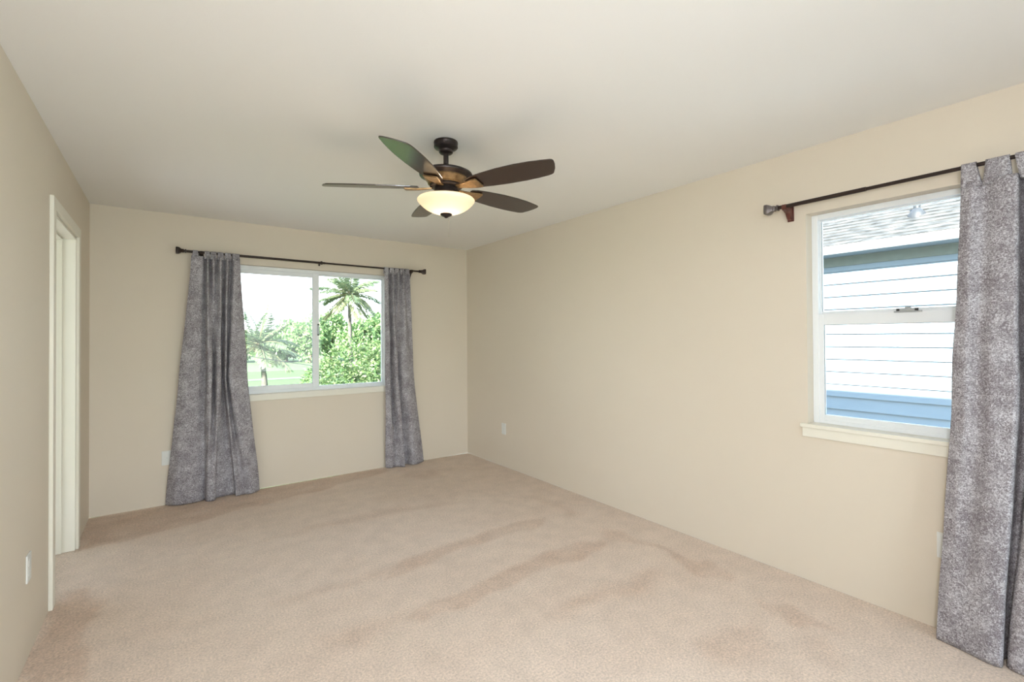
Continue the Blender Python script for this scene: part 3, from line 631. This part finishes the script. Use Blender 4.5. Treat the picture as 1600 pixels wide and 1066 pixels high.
def tree(name, base, crown_c, rad, nblob, leaves, L_, W_, mat, label, cat, group=None, trunk_r=0.2, lo=0.0):
    o = empty(name, base)
    base = Vector(base); cc = Vector(crown_c)
    blobs = []
    for i in range(nblob):
        d = rnd_dir(); d.z = d.z*0.8 + 0.15
        blobs.append((cc + Vector((d.x*rad[0]*0.62, d.y*rad[1]*0.62, d.z*rad[2]*0.62)), random.uniform(0.34, 0.52)))
    b = MB()
    for i in range(leaves):
        c, s_ = random.choice(blobs); d = rnd_dir()
        if d.z < -0.5 and random.random() < 0.5: d.z = -d.z
        p = c + Vector((d.x*rad[0], d.y*rad[1], d.z*rad[2]))*s_*random.uniform(0.75, 1.02)
        ld = (d + 0.8*rnd_dir() + Vector((0, 0, -0.15))).normalized(); sd = ld.cross(rnd_dir())
        if sd.length < 0.05: continue
        tone = max(0, min(1, random.gauss(0.45, 0.22)))
        leaf_quad(b, p, ld, sd, L_*random.uniform(.7, 1.3), W_*random.uniform(.8, 1.2), tone)
    part(b, 'foliage', mat, o, fixn=False)
    b = MB()
    top = cc - Vector((0, 0, rad[2]*0.1))
    b.tube([base, base*0.6+top*0.4+Vector((trunk_r*.5, 0, 0)), top], [trunk_r, trunk_r*0.75, trunk_r*0.4], 10)
    for i in range(5):
        c, s_ = blobs[i % nblob]; st = base*0.45+top*0.55
        b.tube([st, (st+c)/2+Vector((0, 0, -0.1*rad[2])), c], [trunk_r*0.45, trunk_r*0.3, trunk_r*0.12], 7)
    part(b, 'trunk', M_bark, o, smooth=True)
    tag(o, label, cat, group)
    return o
# broad leafy tree close to the window
tree('leafy_tree', (5.3, 14.6, GZ), (5.35, 14.2, -0.45), (2.35, 2.3, 1.95), 26, 9000, 0.17, 0.062, M_leaf_near, 'broad pale green leafy tree close outside, filling the lower right of the sliding window', 'tree', trunk_r=0.16)

def palm(base, crown, lean, nf, flen, label, fruits, seed, lw=0.05):
    random.seed(seed)
    o = empty('palm_tree', base); base = Vector(base); crown = Vector(crown)
    pts = []; rr = []
    for i in range(13):
        t = i/12; p = base.lerp(crown, t) + Vector((lean[0], lean[1], 0))*math.sin(t*PI)
        pts.append(p); rr.append(0.20 - 0.07*t + (0.10*(1-t)**6) + 0.008*(i % 2))
    b = MB(); b.tube(pts, rr, 14); part(b, 'trunk', M_trunk, o, smooth=True)
    b = MB(); b.lathe([(0.10, -0.35), (0.17, -0.15), (0.20, 0.05), (0.14, 0.30), (0.05, 0.5)], crown, 14); part(b, 'crown_shaft', M_fruit, o, smooth=True)
    for k in range(nf):
        az = 2.399963*k + random.uniform(-.2, .2); el = math.radians(82 - 118*(k/nf)**0.9) + random.uniform(-.08, .08)
        L_ = flen*random.uniform(.85, 1.1)
        h = Vector((math.cos(az), math.sin(az), 0)); d = h*math.cos(el) + Vector((0, 0, math.sin(el)))
        rp = []; p = crown + Vector((0, 0, 0.15)); steps = 14
        bend = random.uniform(0.035, 0.09)
        for i in range(steps+1):
            rp.append(p.copy()); p = p + d*(L_/steps); d = (d + Vector((0, 0, -bend)) ).normalized()
        b = MB(); b.tube(rp, [0.035*(1-i/(steps+1)) + 0.006 for i in range(steps+1)], 5); tone_r = 0.85 if k < nf*0.7 else 1.0
        b.attr = [tone_r]*len(b.v)
        base_tone = 0.35 + 0.25*random.random() + (0.20 if k > nf*0.72 else 0)
        for i in range(2, steps+1):
            ax = (rp[i]-rp[i-1]).normalized(); sd = ax.cross(Vector((0, 0, 1)))
            if sd.length < .1: sd = ax.cross(h.cross(Vector((0,0,1))))
            sd.normalize()
            for sub in (0.0, 0.33, 0.66):
                q = rp[i-1].lerp(rp[i], sub); t = (i-1+sub)/steps
                ll = flen*0.30*math.sin(PI*(0.12+0.80*t))**0.7
                for sg in (-1, 1):
                    ld = (sd*sg + ax*0.75 + Vector((0, 0, -0.35-0.25*random.random()))).normalized()
                    w_ = ax*0.8 + rnd_dir()*0.3
                    leaf_quad(b, q, ld, ld.cross(ld.cross(w_)), ll*random.uniform(.85, 1.1), lw, max(0, min(1, base_tone + random.uniform(-.15, .15))), droop=0.15)
        part(b, 'frond', M_frond, o, fixn=False)
    for k in range(fruits):
        a = 2*PI*k/fruits + .3; c = crown + Vector((0.28*math.cos(a), 0.28*math.sin(a), -0.12-0.14*(k % 2)))
        b = MB(); b.lathe([(0.0, -0.15), (0.09, -0.10), (0.12, 0.0), (0.09, 0.10), (0.0, 0.15)], c, 10, close=False); part(b, 'coconut', M_fruit, o, smooth='all')
    tag(o, label, 'palm tree')
    return o
palm((5.75, 38.0, GZ), (5.4, 38.25, 0.90), (0.10, 0), 19, 2.9, 'short coconut palm on the lawn at the left edge of the sliding window', 6, 11, lw=0.09)
palm((13.35, 42.3, GZ), (13.18, 42.41, 5.25), (-0.05, 0), 24, 3.3, 'tall coconut palm rising above the leafy tree in the right half of the sliding window', 9, 23, lw=0.11)

# tree line across the far side of the lawn
random.seed(8)
TL = [(6.5, 98, 5.2, 'low round tree in the far tree line behind the left fronds of the short palm'),
      (12.2, 104, 5.0, 'low round tree in the far tree line directly behind the short palm'),
      (15.0, 95, 5.0, 'small green tree in the far tree line just right of the short palm'),
      (18.9, 100, 7.2, 'mid green tree in the far tree line near the middle of the left pane'),
      (21.0, 90.5, 7.8, 'tall rounded far tree just left of the meeting stile of the sliding window'),
      (26.2, 96, 8.6, 'tall rounded far tree just right of the meeting stile of the sliding window'),
      (28.0, 86, 7.0, 'rounded tree in the far tree line behind the trunk of the tall palm'),
      (34.0, 91, 8.6, 'tall rounded tree in the far tree line right of the tall palm'),
      (37.2, 82, 7.8, 'rounded tree in the far tree line behind the right grey curtain of the sliding window')]
for i, (x, y, h, lab) in enumerate(TL):
    tree('far_tree', (x, y, GZ), (x, y, GZ+h*0.53), (3.3, 3.0, h*0.56), 16, 2600, 0.75, 0.42, M_leaf_far, lab, 'tree', 'far tree line beyond the lawn', trunk_r=0.25)
random.seed(3)
# utility cable
b = MB(); A = Vector((-3.0, 26.7, 1.75)); B = Vector((16.0, 29.6, -1.75)); ps = []
for i in range(25):
    t = i/24; p = A.lerp(B, t); p.z -= 0.35*math.sin(PI*t) - 0.28; ps.append(p)
b.tube(ps, 0.022, 6); tag(b.build('utility_cable', M_wire), 'thin dark utility cable sagging across the view in front of the short palm', 'cable')

# ------------------------------------------------------------------ the house next door
NX, EY0, EY1 = 6.51, -7.0, 12.0
hs = empty('neighbour_house', (NX, 2.0, GZ)); tag(hs, 'white lap sided house with shingle roof next door outside the right window', 'house')
b = MB(); z = 0.506 - 0.15*22
while z < 2.25:
    zt = z + 0.15
    b.add([(NX-0.022, EY0, z), (NX-0.022, EY1, z), (NX, EY1, zt), (NX, EY0, zt), (NX+0.0, EY0, z), (NX+0.0, EY1, z)], [(0, 1, 2, 3), (0, 4, 5, 1)])
    z = zt
b.box((NX, EY0, GZ), (NX+0.2, EY1, 2.33)); part(b, 'siding', M_siding, hs, fixn=False)
b = MB(); b.box((NX-0.030, EY0, 2.215), (NX, EY1, 2.33)); part(b, 'frieze_board', M_frieze, hs)
b = MB(); b.box((6.245, EY0, 2.325), (NX+0.2, EY1, 2.345)); part(b, 'soffit', M_soffit, hs)
b = MB(); b.prism([(6.20, 2.330), (6.27, 2.330), (6.27, 2.415), (6.165, 2.415), (6.165, 2.400), (6.18, 2.385), (6.182, 2.350)], (0, 0, 0), (1, 0, 0), (0, 0, 1), (0, 1, 0), EY0-0.1, EY1+0.1); part(b, 'gutter', M_gutter, hs)
th = math.radians(33); b = MB(); EXP = 0.09
s0 = Vector((6.19, 0, 2.420)); dirv = Vector((math.cos(th), 0, math.sin(th))); nrm = Vector((-math.sin(th), 0, math.cos(th)))
i = 0
while i*EXP < 8.2:
    p0 = s0 + dirv*(i*EXP); p1 = s0 + dirv*((i+1)*EXP)
    yq = EY0-0.3
    jj = 0
    while yq < EY1+0.3:
        wd = random.uniform(0.20, 0.42); lift = random.uniform(0.007, 0.013); y1 = min(yq+wd, EY1+0.3)
        if p0.x < 8.6 or jj == 0:
            ya, yb = (yq, y1) if p0.x < 8.6 else (EY0-.3, EY1+.3)
            a = p0 + nrm*lift; c = p1 + nrm*0.001; q = p0
            b.add([(a.x, ya, a.z), (a.x, yb, a.z), (c.x, yb, c.z), (c.x, ya, c.z), (q.x, ya, q.z-0.002), (q.x, yb, q.z-0.002)], [(0, 1, 2, 3), (0, 4, 5, 1)])
        jj += 1; yq = y1
        if p0.x >= 8.6: break
    i += 1
rt = s0 + dirv*8.2
b.add([(6.2, EY0-.3, 2.40), (6.2, EY1+.3, 2.40), (rt.x, EY1+.3, rt.z-.02), (rt.x, EY0-.3, rt.z-.02), (rt.x+6.5, EY1+.3, 2.4), (rt.x+6.5, EY0-.3, 2.4)], [(0, 1, 2, 3), (3, 2, 4, 5)])
part(b, 'roof', M_shingle, hs, fixn=False)
b = MB(); vc = (6.64, 1.50, 2.42+(6.64-6.19)*math.tan(th))
b.lathe([(0.085, -0.05), (0.080, 0.0), (0.055, 0.035), (0.036, 0.060), (0.030, 0.065), (0.030, 0.16)], vc, 20); part(b, 'vent_pipe', M_vent, hs, smooth=True)
